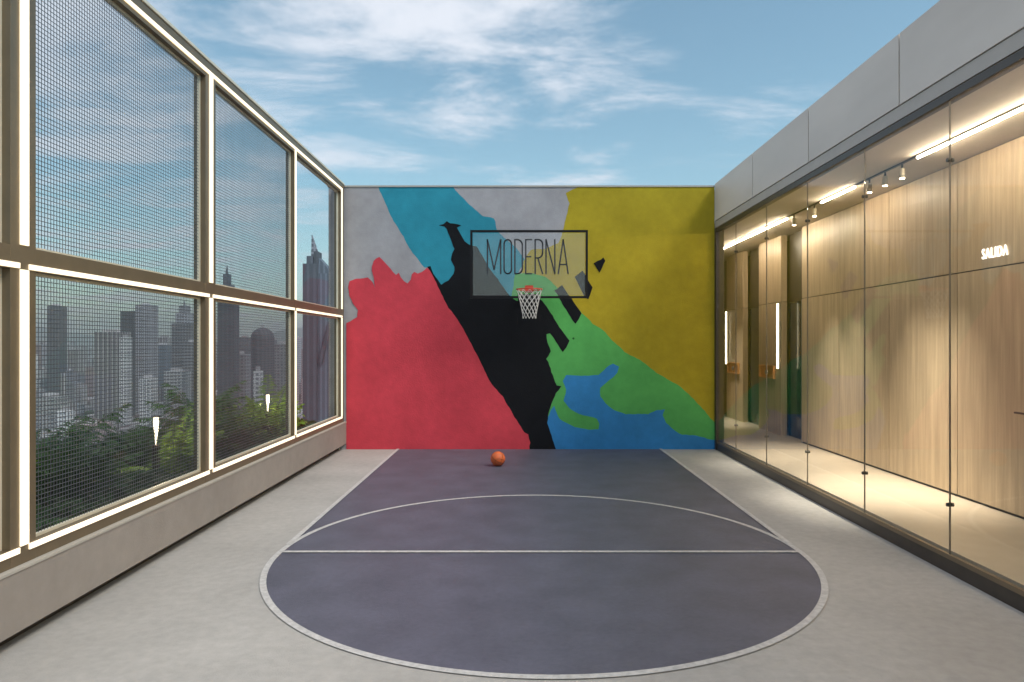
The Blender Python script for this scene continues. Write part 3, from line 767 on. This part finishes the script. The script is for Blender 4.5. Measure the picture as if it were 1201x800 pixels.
# ------------------------------------------------------------------ sky, sun
SUN_EL, SUN_AZ = 50, 124     # azimuth measured clockwise from +Y: from the right, a little behind the camera
wd = bpy.data.worlds.new('World'); sc.world = wd; wd.use_nodes = True
N, L = wd.node_tree.nodes, wd.node_tree.links
bg = N['Background']; bg.inputs['Strength'].default_value = .10
sky = N.new('ShaderNodeTexSky'); sky.sky_type = 'NISHITA'; sky.sun_disc = False; sky.sun_elevation = R(SUN_EL); sky.sun_rotation = R(SUN_AZ)
sky.air_density = 1.0; sky.dust_density = .6; sky.ozone_density = .5
tc = N.new('ShaderNodeTexCoord'); sp = N.new('ShaderNodeSeparateXYZ'); L.new(tc.outputs['Generated'], sp.inputs[0])
zc = N.new('ShaderNodeMath'); zc.operation = 'MAXIMUM'; L.new(sp.outputs['Z'], zc.inputs[0]); zc.inputs[1].default_value = .03
zo = N.new('ShaderNodeMath'); zo.operation = 'ADD'; L.new(zc.outputs[0], zo.inputs[0]); zo.inputs[1].default_value = .06
dx = N.new('ShaderNodeMath'); dx.operation = 'DIVIDE'; L.new(sp.outputs['X'], dx.inputs[0]); L.new(zo.outputs[0], dx.inputs[1])
dy = N.new('ShaderNodeMath'); dy.operation = 'DIVIDE'; L.new(sp.outputs['Y'], dy.inputs[0]); L.new(zo.outputs[0], dy.inputs[1])
cm = N.new('ShaderNodeCombineXYZ'); L.new(dx.outputs[0], cm.inputs[0]); L.new(dy.outputs[0], cm.inputs[1])
mp = N.new('ShaderNodeMapping'); mp.inputs['Rotation'].default_value = (0,0,R(24)); mp.inputs['Scale'].default_value = (.85,1.25,1); mp.inputs['Location'].default_value = (2.2,.6,0)
L.new(cm.outputs[0], mp.inputs[0])
nz = N.new('ShaderNodeTexNoise'); nz.inputs['Scale'].default_value = 1.25; nz.inputs['Detail'].default_value = 9; nz.inputs['Roughness'].default_value = .64; nz.inputs['Distortion'].default_value = .35
L.new(mp.outputs[0], nz.inputs[0])
# more cloud towards the upper left, less towards the right
bi = N.new('ShaderNodeMath'); bi.operation = 'MULTIPLY_ADD'; L.new(sp.outputs['X'], bi.inputs[0]); bi.inputs[1].default_value = -.16; bi.inputs[2].default_value = -.01
bi2 = N.new('ShaderNodeMath'); bi2.operation = 'MULTIPLY_ADD'; L.new(sp.outputs['Z'], bi2.inputs[0]); bi2.inputs[1].default_value = .22; L.new(bi.outputs[0], bi2.inputs[2])
ad = N.new('ShaderNodeMath'); ad.operation = 'ADD'; L.new(nz.outputs['Fac'], ad.inputs[0]); L.new(bi2.outputs[0], ad.inputs[1])
cr = N.new('ShaderNodeMapRange'); cr.inputs['From Min'].default_value = .50; cr.inputs['From Max'].default_value = .76; cr.interpolation_type = 'SMOOTHSTEP'; cr.inputs['To Max'].default_value = .92
L.new(ad.outputs[0], cr.inputs['Value'])
cl = N.new('ShaderNodeMix'); cl.data_type = 'RGBA'; L.new(cr.outputs[0], cl.inputs['Factor'])
gr = N.new('ShaderNodeVectorMath'); gr.operation = 'MULTIPLY'; L.new(sky.outputs[0], gr.inputs[0]); gr.inputs[1].default_value = (.86,1.05,.93)
L.new(gr.outputs[0], cl.inputs['A']); cl.inputs['B'].default_value = (5.4,5.6,6.1,1)
L.new(cl.outputs['Result'], bg.inputs['Color'])
sl = bpy.data.lights.new('sun', 'SUN'); sl.energy = 1.5; sl.angle = R(18); sl.color = (1,.93,.84)
so = bpy.data.objects.new('sun', sl); col.objects.link(so)
az, el = R(SUN_AZ), R(SUN_EL)
dvec = Vector((math.sin(az)*math.cos(el), math.cos(az)*math.cos(el), math.sin(el)))
so.rotation_euler = dvec.to_track_quat('Z', 'Y').to_euler()

# ------------------------------------------------------------------ camera
cam = bpy.data.cameras.new('camera'); co = bpy.data.objects.new('camera', cam); col.objects.link(co)
cam.sensor_width = 36; cam.sensor_fit = 'HORIZONTAL'; cam.lens = 36*F/1201
cam.shift_x = -7.5/1201; cam.shift_y = 4/1201
cam.clip_start = .05; cam.clip_end = 20000
co.location = (0,0,EYE); co.rotation_euler = (R(90),0,0)
sc.camera = co
sc.view_settings.view_transform = 'Standard'; sc.view_settings.look = 'None'; sc.view_settings.exposure = .8; sc.view_settings.gamma = 1
sc.render.engine = 'CYCLES'
cy = sc.cycles
cy.use_denoising = True; cy.max_bounces = 8; cy.transparent_max_bounces = 24; cy.diffuse_bounces = 3; cy.glossy_bounces = 4; cy.volume_bounces = 0
cy.sample_clamp_indirect = 6; cy.caustics_reflective = False; cy.caustics_refractive = False
